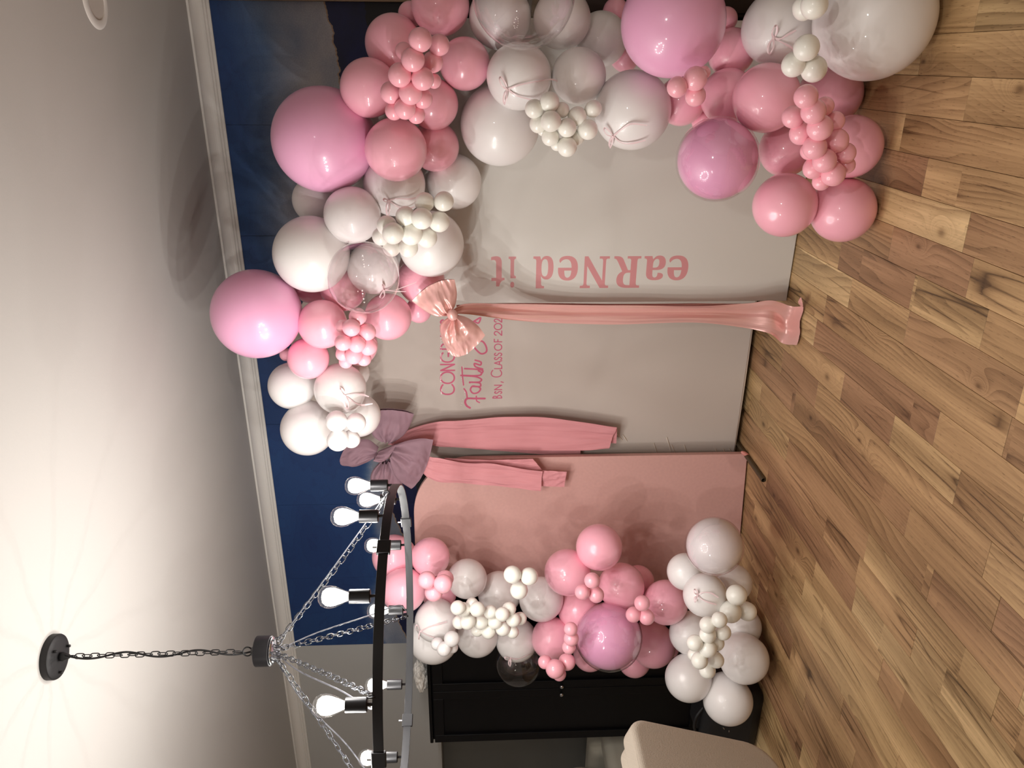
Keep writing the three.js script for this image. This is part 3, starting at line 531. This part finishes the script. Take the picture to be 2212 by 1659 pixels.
const SMALL = {
  "upper pink bunch": ['pinkMini', 0.72, 4, '908,86,24 949,97,21 892,129,24 935,134,21 864,162,24 913,170,23 937,175,15 845,200,22 887,200,24 913,213,20 875,234,22 851,240,18 899,248,18 872,110,17'],
  "ivory bunch under two bowed balloons": ['ivory', 0.72, 4, '1187,220,20 1154,235,19 1163,268,18 1190,262,21 1225,276,19 1189,296,18 1225,317,20 1213,238,16 1247,251,19 1282,235,17 1270,280,20 1245,297,16 1203,312,13 1173,281,12'],
  "white group beside the biggest white balloon": ['ivory', 1.12, 4, '1759,11,27 1738,16,24 1742,103,26 1714,140,24 1758,149,26'],
  "pink foursome under the top-edge orchid balloon": ['pinkMini', 0.95, 4, '1463,188,21 1502,170,24 1502,207,21 1521,157,13'],
  "long pink bunch near the floor": ['pinkMini', 1.05, 5, '1741,209,24 1781,230,19 1757,241,25 1713,253,22 1771,276,26 1803,262,20 1730,288,23 1760,318,24 1748,326,18 1807,304,24 1826,331,21 1781,347,24 1757,364,21 1800,376,24 1829,357,17 1774,392,18'],
  "ivory bunch beside the vertical lettering": ['ivory', 0.74, 4, '959,435,20 917,437,20 911,472,22 949,479,21 876,467,20 835,487,20 849,504,22 888,505,23 922,513,21 823,511,18 846,535,18 882,535,20'],
  "pink bunch below the clear bubble": ['pinkMini', 0.74, 4, '759,708,18 741,706,15 773,684,18 793,717,18 741,740,17 771,743,18 795,748,19 740,765,14 764,768,18 786,775,15 747,781,14'],
  "white foursome beside the mauve bow": ['white', 0.72, 4, '727,910,22 769,913,20 730,951,22.5 759,949,18'],
  "pink foursome at the chandelier ring": ['pinkMini', 0.74, 4, '922,1253,18 957,1261,19 937,1280,18 962,1250,17'],
  "white trio over the pink board": ['ivory', 0.74, 4, '1107,1241,18 1143,1245,18 1121,1275,18'],
  "long ivory bunch of the left garland": ['ivory', 0.74, 4, '989,1313,15 1001,1317,15 1031,1316,15.5 1020,1305,13 1059,1322,14 1085,1327,14.5 1100,1315,14 992,1344,14 1010,1343,16 1038,1344,15 1069,1343,15 1109,1339,14.5 1124,1336,13 1086,1358,15 1031,1361,13 1055,1365,14 1107,1365,13'],
  "white foursome by the wardrobe's top": ['white', 0.74, 4, '976,1380,16 959,1402,14.5 944,1391,12.5 978,1399,11'],
  "pink trio among four pink balloons": ['pinkMini', 0.74, 4, '1279,1254,16 1258,1279,15.5 1288,1285,16'],
  "pink trio left of the bowed white balloon": ['pinkMini', 0.74, 4, '1387,1303,16 1397,1333,16 1368,1328,15.5'],
  "pink trio touching the large pink bubble": ['pinkMini', 0.74, 5, '1233,1359,14 1234,1379,15.5 1229,1398,14'],
  "pink foursome below the dark clear bubble": ['pinkMini', 0.74, 4, '1177,1430,14 1199,1445,19 1225,1430,17 1208,1456,14'],
  "white trio near the floor": ['ivory', 0.9, 4, '1591,1285,21 1578,1322,22 1614,1321,19'],
  "low ivory bunch of the left garland": ['ivory', 1.0, 4, '1554,1339,16 1529,1350,17 1562,1366,16 1529,1371,17 1501,1389,16.5 1548,1389,15.5 1529,1401,18 1500,1414,14 1511,1427,17 1547,1426,16 1528,1448,16.5'],
};
const BUBBLES = `
H1|1131|-12|112|6|upper_right|clear|clear bubble balloon cut by the photo's top edge
H2|785|600|78|7|upper_middle|clear|clear bubble balloon in front of white and pink balloons
H3|1120|1431|51|0|left|clear|clear bubble balloon dark before the black wardrobe
H4|1550|345|90|4|lower_right|orchid|pink balloon inside a clear bubble, before the white board
H5|1315|1376|73|4|left|orchid|large pink balloon inside a clear bubble in the left garland
H6|1543|1179|63|3|left_low|white|pearl white balloon inside a clear bubble, low on the pink board`;
const balls = [];
for (const [cl, d] of Object.entries(BIG)) for (const l of d.rows.trim().split('\n')) { const [id, x, y, r, layer, kind, label] = l.split('|'); balls.push({ id, x: +x, y: +y, r: +r, layer: +layer, kind, label, z: d.z, cl }); }
for (const l of BUBBLES.trim().split('\n')) { const [id, x, y, r, layer, cl, kind, label] = l.split('|'); balls.push({ id, x: +x, y: +y, r: +r, layer: +layer, kind, label, z: BIG[cl].z, cl, bubble: true }); }
const ORD = ['first', 'second', 'third', 'fourth', 'fifth', 'sixth', 'seventh', 'eighth', 'ninth', 'tenth', 'eleventh', 'twelfth', 'thirteenth', 'fourteenth', 'fifteenth', 'sixteenth', 'seventeenth'];
for (const [bunch, [kind, z, layer, list]] of Object.entries(SMALL)) {
  const items = list.split(' ').map((s) => s.split(',').map(Number));
  items.map((q, i) => [q[0] + q[1] * 1e-4, i]).sort((a, b) => a[0] - b[0]).forEach(([, i], rank) => {
    const [x, y, r0] = items[i], r = r0 * 1.07, colour = kind === 'pinkMini' ? 'pink' : kind;
    const where = rank === 0 ? 'leftmost' : rank === items.length - 1 ? 'rightmost' : ORD[rank] + ' from left';
    balls.push({ id: 's', x, y, r, layer: layer + 1 - (i / items.length) * 0.4 + (r - 19) * 0.03, kind, z, cl: bunch, small: true, label: `${colour} balloon, ${where}, of the ${bunch}`, group: 'small balloons of the ' + bunch });
  });
}
// depth of each ball: start from its layer, then push overlapping neighbours apart along the depth direction
const place = (b) => { b.p = onZ(b.x, b.y, b.z); b.R = b.r * b.p.clone().sub(EYE).dot(look) / FOCAL; };
for (const b of balls) { b.z += b.layer * 0.075 + (b.small ? 0.02 : 0); b.z0 = b.z; place(b); }
const wallZ = (b) => (b.p.x > -1.25 && b.p.y < 2.3 ? RZ : b.p.x > -2.25 ? (b.p.y < 2.4 ? MZ : 0.02) : b.p.x > -2.95 && b.p.y < 1.85 ? 0.455 + (-2.083 - b.p.x) * 0.15 : b.p.y < 1.8 && b.p.x < -3.1 ? 0.5 : 0.15);
for (let it = 0; it < 160; it++) {
  for (let i = 0; i < balls.length; i++) for (let j = i + 1; j < balls.length; j++) {
    const a = balls[i], b = balls[j], dx = a.x - b.x, dy = a.y - b.y;
    if (dx * dx + dy * dy > (a.r + b.r) ** 2) continue;
    if ((a.id === 'D8' || a.id === 'D9' || b.id === 'D8' || b.id === 'D9') && (a.bubble || b.bubble)) continue;
    if ((a.id === 'H2' && b.small) || (b.id === 'H2' && a.small)) continue;
    const need = (a.small && b.small ? 0.86 : 0.9) * (a.R + b.R), d = a.p.distanceTo(b.p);
    if (d >= need) continue;
    const lat = Math.hypot(a.p.x - b.p.x, a.p.y - b.p.y) * 0.93, dz = Math.sqrt(Math.max(0, need * need - lat * lat)), front = a.layer >= b.layer ? a : b, back = front === a ? b : a;
    const gap = dz - (front.z - back.z); if (gap <= 0) continue;
    const mF = front.small ? 0.3 : 0.14, mB = back.small ? 0.05 : 0.14;
    front.z += gap * mF; back.z -= gap * mB;
  }
  for (const b of balls) {
    b.z += (b.z0 - b.z) * 0.02; place(b);
    b.z = clamp(b.z, wallZ(b) + b.R * 0.9, 1.62); place(b);
    for (let k = 0; k < 6 && b.p.y < b.R * 0.97; k++) { b.z += 0.04; place(b); }
  }
}
const prof = (n) => { const p = []; for (let i = 0; i <= n; i++) { const a = Math.PI * i / n, c = Math.cos(a); p.push(new THREE.Vector2(Math.max(0.0001, Math.sin(a) * (1 - 0.07 * Math.max(0, -c))), c < 0 ? c * 1.12 : c)); } return p.reverse(); };
const ballGeo = { big: new THREE.LatheGeometry(prof(40), 56), small: new THREE.LatheGeometry(prof(24), 32), round: new THREE.SphereGeometry(1, 56, 40) };
const tailGeo = new THREE.LatheGeometry([[0.0001, -1.09], [0.05, -1.1], [0.07, -1.14], [0.045, -1.18], [0.09, -1.23], [0.1, -1.25], [0.0001, -1.22]].map((q) => new THREE.Vector2(...q)), 16);
const cores = {};
for (const b of balls) { const near = balls.filter((q) => q.cl === b.cl && Math.hypot(q.x - b.x, q.y - b.y) < 170); b.core = near.reduce((s, q) => s.add(q.p), V(0, 0, 0)).divideScalar(near.length); }
const byId = {};
for (const b of balls) {
  byId[b.id] = b;
  const tail = b.core.clone().sub(b.p).multiplyScalar(1.0 / (b.R * 3)).add(V(0, 0, -0.75)).normalize();      // necks point into the bunch, to its tie
  const q = new THREE.Quaternion().setFromUnitVectors(V(0, -1, 0), tail);
  if (b.bubble) {
    const g = thing('bubble_balloon', b.label, 'balloon', b.p.toArray());
    mesh('clear_film', ballGeo.round, M.bubble, g).scale.set(b.R, b.R * 0.99, b.R);
    if (b.kind !== 'clear') { const m = mesh('inner_balloon', ballGeo.big, M[b.kind], g); m.quaternion.copy(q); m.scale.setScalar(b.R * 0.945); m.position.copy(tail).multiplyScalar(b.R * 0.03); }
    else { const m = mesh('neck', tailGeo, M.bubble, g); m.quaternion.setFromUnitVectors(V(0, -1, 0), V(0.86, 0.4, -0.25).normalize()); m.scale.setScalar(b.R * 0.85); }
    continue;
  }
  const m = mesh(b.small ? 'small_balloon' : 'balloon', b.small ? ballGeo.small : ballGeo.big, M[b.kind]);
  m.position.copy(b.p); m.scale.setScalar(b.R); m.quaternion.copy(q);
  tag(m, b.label, 'balloon', b.group);
}

// thin satin ribbon bows tied on balloons
const ribbonGeo = (pts, n, w = 0.0078) => {   // a flat strip along a curve, facing n
  const c = new THREE.CatmullRomCurve3(pts), k = 40;
  return gridGeo(k, 2, (s, t) => { const p = c.getPointAt(s), d = c.getTangentAt(s), side = new THREE.Vector3().crossVectors(d, n).normalize(); return p.addScaledVector(side, (t - 0.5) * w * (0.8 + 0.2 * Math.cos(s * 9))).addScaledVector(n, 0.0008 * Math.cos((t - 0.5) * 3)); });
};
function onBall(x, y, b, lift = 0.004) {     // a measured ribbon point laid on the balloon's skin
  const d = ray(x, y).normalize(), oc = EYE.clone().sub(b.p), r = b.R + lift, B = oc.dot(d), C = oc.lengthSq() - r * r, D = B * B - C;
  if (D > 0) return EYE.clone().addScaledVector(d, -B - Math.sqrt(D));
  return EYE.clone().addScaledVector(d, -B - 0.3 * r);
}
const BOWS = [
  ['B4', 'pale pink ribbon bow with long spread tails on the balloon under the top-edge bubble', [1096, 193], [[1082, 168, 5], [1090, 222, 6]], [[[1120, 184], [1165, 175], [1195, 172], [1218, 182]], [[1115, 206], [1145, 215], [1188, 229]]]],
  ['B7', 'pale pink ribbon bow on the large white balloon before the white board', [1325, 294], [[1308, 277, 5], [1318, 316, 6]], [[[1340, 281], [1362, 268], [1398, 271]], [[1340, 307], [1362, 310], [1395, 303]]]],
  ['C1', 'pale pink ribbon bow on the white balloon near the floor', [1671, 82], [[1676, 57, 6], [1662, 113, 8]], [[[1685, 84], [1700, 76], [1720, 65]], [[1690, 92], [1705, 100], [1716, 108]]]],
  ['D3', 'shiny pink ribbon bow on the balloon under the glossy pink one', [840, 433], [[830, 430, 3], [838, 464, 6]], [[[860, 429], [885, 430], [905, 425]], [[853, 443], [875, 452], [895, 447]]]],
  ['D8', 'white ribbon bow on the balloon behind the clear bubble', [829, 626], [[826, 615, 4], [822, 641, 5]], [[[850, 627], [875, 619], [900, 609]], [[850, 629], [877, 630]]]],
  ['E7', 'white ribbon bow on the balloon above the white foursome', [745, 855], [[736, 840, 5], [750, 881, 6]], [[[765, 851], [785, 853], [797, 857]], [[758, 864], [780, 875], [805, 872]]]],
  ['F8', 'pink ribbon bow beside the chandelier ring', [908, 1364], [[901, 1351, 4], [906, 1379, 4]], [[[925, 1355], [945, 1349], [966, 1343]], [[925, 1373], [940, 1378], [956, 1383]]]],
  ['F11', 'white ribbon bow touching the dark clear bubble', [1103, 1422], [[1092, 1420, 4], [1101, 1437, 6]], [[[1120, 1423], [1140, 1415], [1158, 1410]], [[1110, 1424], [1118, 1424]]]],
  ['G16', 'neat pink ribbon bow on the balloon under the pearl bubble', [1507, 1285], [[1502, 1274, 5], [1502, 1299, 6]], [[[1518, 1280], [1535, 1281], [1552, 1291]], [[1515, 1294], [1530, 1301], [1548, 1306]]]],
];
for (const [id, label, k, loops, tails] of BOWS) {
  const b = byId[id], kp = onBall(...k, b), n = kp.clone().sub(b.p).normalize(), t = thing('ribbon_bow', label, 'ribbon', kp.toArray(), 'ribbon bows tied on balloons');
  const L = (p) => p.sub(kp);
  for (const [x, y, w] of loops) {
    const e = onBall(x, y, b, 0.016), dir = e.clone().sub(kp), side = new THREE.Vector3().crossVectors(n, dir).normalize().multiplyScalar(w * 0.0011);
    mesh('loop', ribbonGeo([kp.clone().addScaledVector(n, 0.002), kp.clone().lerp(e, 0.5).add(side).addScaledVector(n, 0.012), e.clone().addScaledVector(side, 0.5).addScaledVector(n, 0.008), e.clone().addScaledVector(dir, 0.08), e.clone().addScaledVector(side, -0.5), kp.clone().lerp(e, 0.5).sub(side).addScaledVector(n, 0.002), kp.clone()].map(L), n), M.ribbon, t);
  }
  for (const path of tails) mesh('tail', ribbonGeo([kp.clone(), ...path.map(([x, y], i) => onBall(x, y, b, 0.006 + i * 0.004))].map(L), n, 0.0078), M.ribbon, t);
  mesh('knot', new THREE.SphereGeometry(0.005, 14, 10).scale(1, 1.2, 0.8), M.ribbon, t);
}

// ------------------------------------------------------------------ furniture
{ // black wardrobe
  const x0 = -4.13, w = 0.86, h = 1.755, d = 0.43, t = thing('wardrobe', 'tall black two-door wardrobe with small round knobs behind the left garland', 'wardrobe', [x0, 0, 0.02]);
  mesh('carcass', [rbox(w, h - 0.02, d - 0.02, 0.004, w / 2, h / 2 - 0.01, d / 2 - 0.01), rbox(w + 0.012, 0.02, d + 0.006, 0.004, w / 2, h - 0.01, d / 2)], M.black, t);
  for (const i of [0, 1]) {
    const dw = w / 2 - 0.008, dx = i ? w / 2 + 0.002 : 0.006, y0 = 0.06, dh = h - 0.09, g = [box(dx, dx + dw, y0, y0 + dh, d - 0.018, d - 0.006), rbox(0.06, dh, 0.02, 0.003, dx + 0.03, y0 + dh / 2, d), rbox(0.06, dh, 0.02, 0.003, dx + dw - 0.03, y0 + dh / 2, d), rbox(dw - 0.12, 0.06, 0.02, 0.003, dx + dw / 2, y0 + 0.03, d), rbox(dw - 0.12, 0.06, 0.02, 0.003, dx + dw / 2, y0 + dh - 0.03, d)];
    const door = mesh('door', g, M.black, t), kx = i ? dx + 0.03 : dx + dw - 0.03;
    mesh('knob', new THREE.LatheGeometry([[0, 0], [0.007, 0], [0.005, 0.01], [0.012, 0.017], [0.013, 0.023], [0.008, 0.029], [0, 0.03]].map((q) => new THREE.Vector2(...q)), 24).rotateX(Math.PI / 2).translate(kx, 0.945, d + 0.01), M.chrome, door);
  }
  // crumpled white cloth on its top
  const c = onZ(911, 1452, 0.36), g = new THREE.IcosahedronGeometry(1, 24), p = g.attributes.position;
  for (let i = 0; i < p.count; i++) { const v = V(p.getX(i), p.getY(i), p.getZ(i)), n = 1 + 0.35 * Math.abs(noise(v.x * 1.8, v.y * 1.8, v.z * 1.8 + 4)) + 0.16 * Math.abs(noise(v.x * 4.2, v.y * 4.2, v.z * 4.2)); p.setXYZ(i, v.x * n * 0.105, Math.max(-0.043, v.y * n * 0.04), v.z * n * 0.07); }
  g.computeVertexNormals();
  const m = mesh('cloth_bundle', g.rotateZ(0.06), std(srgb(226, 222, 216), 0.85)); m.position.set(c.x - 0.02, 1.799, 0.36); tag(m, 'crumpled white cloth bundle lying on top of the black wardrobe', 'cloth');
}
{ // black bag on the floor at the foot of the wardrobe
  const a = onY(1652, 1598, 0), t = thing('storage_bag', 'black slumped bag on the floor under the last white balloon', 'bag', [a.x + 0.03, 0, a.z - 0.2]);
  const g = new RoundedBoxGeometry(0.42, 0.3, 0.3, 8, 0.06), p = g.attributes.position;
  for (let i = 0; i < p.count; i++) { const v = V(p.getX(i), p.getY(i), p.getZ(i)), n = 0.012 * noise(v.x * 9, v.y * 9, v.z * 9 + 2); p.setXYZ(i, v.x * (1 - 0.2 * smooth(-0.1, 0.2, v.y)) + n, v.y + n, v.z * (1 - 0.25 * smooth(-0.1, 0.2, v.y)) + n); }
  g.computeVertexNormals();
  mesh('bag_body', g.translate(0, 0.152, 0), M.blackFabric, t);
  mesh('strap', tube([V(-0.1, 0.27, 0.06), V(-0.08, 0.32, 0.08), V(0.02, 0.33, 0.09), V(0.09, 0.28, 0.07)], 0.009, 40, 8), M.blackFabric, t);
  for (const [x, y, r] of [[0.0, 0.2, 0.6], [0.03, 0.21, -0.5], [0.05, 0.19, 0.3], [0.065, 0.225, 0.8], [-0.02, 0.17, 0.1]]) mesh('glint_stud', new THREE.CylinderGeometry(0.0025, 0.0025, 0.014, 8).rotateZ(Math.PI / 2 + r).translate(x, y, 0.147), M.chrome, t);
}
{ // dark cabinet added to stand in for the shaded area behind the garland
  const t = thing('stand_in_cabinet', 'added dark brown cabinet standing in for shade behind the garland', 'cabinet', [0.02, 0, 0.06]);
  mesh('carcass', rbox(0.6, 1.5, 0.34, 0.006, 0.3, 0.76, 0.17), M.darkWood, t);
  mesh('door', [rbox(0.28, 1.36, 0.02, 0.004, 0.155, 0.77, 0.345), rbox(0.28, 1.36, 0.02, 0.004, 0.445, 0.77, 0.345)], M.darkWood, t);
  for (const x of [0.04, 0.56]) mesh('foot', box(x - 0.02, x + 0.02, 0, 0.02, 0.04, 0.3), M.black, t);
}
{ // beige upholstered chair, seen from behind
  const t = thing('upholstered_chair', 'beige fabric chair seen from behind at the photo lower edge', 'chair', [-2.745, 0, 2.245]);
  t.rotation.y = 1.5;              // local: faces -z, the back leans to +z
  const rr = (w, h, a, b) => { const q = new THREE.Shape(), arc = (cx, cy, r, s0) => { for (let i = 0; i <= 10; i++) { const an = s0 + i / 10 * Math.PI / 2; q.lineTo(cx + r * Math.cos(an), cy + r * Math.sin(an)); } }; q.moveTo(b, 0); arc(w - b, b, b, -Math.PI / 2); arc(w - a, h - a, a, 0); arc(a, h - a, a, Math.PI / 2); arc(b, b, b, Math.PI); q.closePath(); return q; };
  const bw = 0.56, bh = 0.6, lean = new THREE.Matrix4().makeRotationX(0.33), at = (g) => g.applyMatrix4(lean).translate(0, 0.37, 0.2);
  const uvm = (g, k) => { const p = g.attributes.position, uv = g.attributes.uv; for (let i = 0; i < p.count; i++) uv.setXY(i, (p.getX(i) + p.getZ(i)) * k, p.getY(i) * k); return g; };
  const pad = (d) => new THREE.ExtrudeGeometry(rr(bw - 0.05, bh - 0.05, 0.04, 0.11), { depth: d, bevelEnabled: true, bevelThickness: 0.022, bevelSize: 0.025, bevelSegments: 6 }).translate(-bw / 2 + 0.025, 0.025, 0);
  mesh('backrest', at(uvm(pad(0.05), 1.3)), M.chairCloth, t);
  mesh('inner_cushion', at(uvm(pad(0.05).scale(0.95, 0.95, 1).translate(0, 0.01, -0.075), 1.3)), M.chairCloth, t);
  const seam = rr(bw - 0.012, bh - 0.012, 0.058, 0.12).getPoints(1).map((q) => V(q.x - bw / 2 + 0.006, q.y + 0.006, 0.06).applyMatrix4(lean).add(V(0, 0.37, 0.2)));
  mesh('seam', tube(seam, 0.0022, 160, 6, true), M.chairCloth, t);
  mesh('seat', uvm(rbox(0.5, 0.15, 0.5, 0.06, 0, 0.39, -0.06, 6), 1.3), M.chairCloth, t);
  for (const [x, z] of [[-0.17, -0.26], [0.17, -0.26], [-0.17, 0.06], [0.17, 0.06]]) mesh('leg', new THREE.CylinderGeometry(0.02, 0.013, 0.33, 16).translate(x, 0.165, z), M.darkWood, t);
}
{ // grey beige sofa at the left, against the back wall
  const t = thing('sofa', 'grey beige sofa in the dim corner left of the wardrobe', 'sofa', [-5.1, 0, 0.5]);
  mesh('base', rbox(1.6, 0.3, 0.85, 0.04, 0, 0.22, 0, 4), M.sofaCloth, t);
  mesh('seat_cushion', rbox(1.3, 0.16, 0.66, 0.06, 0, 0.43, 0.08, 5), M.sofaCloth, t);
  mesh('back_cushion', rbox(1.4, 0.42, 0.2, 0.07, 0, 0.5, -0.3, 5), M.sofaCloth, t);
  for (const x of [-0.72, 0.72]) mesh('armrest', rbox(0.2, 0.58, 0.86, 0.06, x, 0.34, 0, 5), M.sofaCloth, t);
  for (const [x, z] of [[-0.7, -0.35], [0.7, -0.35], [-0.7, 0.35], [0.7, 0.35]]) mesh('foot', new THREE.CylinderGeometry(0.025, 0.02, 0.08, 14).translate(x, 0.04, z), M.black, t);
  const g = new THREE.SphereGeometry(1, 40, 28), p = g.attributes.position;
  for (let i = 0; i < p.count; i++) { let [x, y, z] = [p.getX(i), p.getY(i), p.getZ(i)]; const k = 1 / Math.pow(Math.pow(Math.abs(x), 3.4) + Math.pow(Math.abs(y), 3.4), 1 / 3.4 || 1); const rr = Math.hypot(x, y), sq = rr > 1e-6 ? Math.min(1.35, k * rr) : 1; p.setXYZ(i, x * sq * 0.2, y * sq * 0.2, z * 0.075 * (1 + 0.3 * noise(x * 3, y * 3, 1))); }
  g.computeVertexNormals();
  const m = mesh('throw_pillow', g.rotateX(-0.3), M.chairCloth); m.position.set(-4.62, 0.7, 0.47); tag(m, 'pale throw pillow leaning on the sofa in the dim corner', 'pillow');
}

renderer.render(scene, camera);
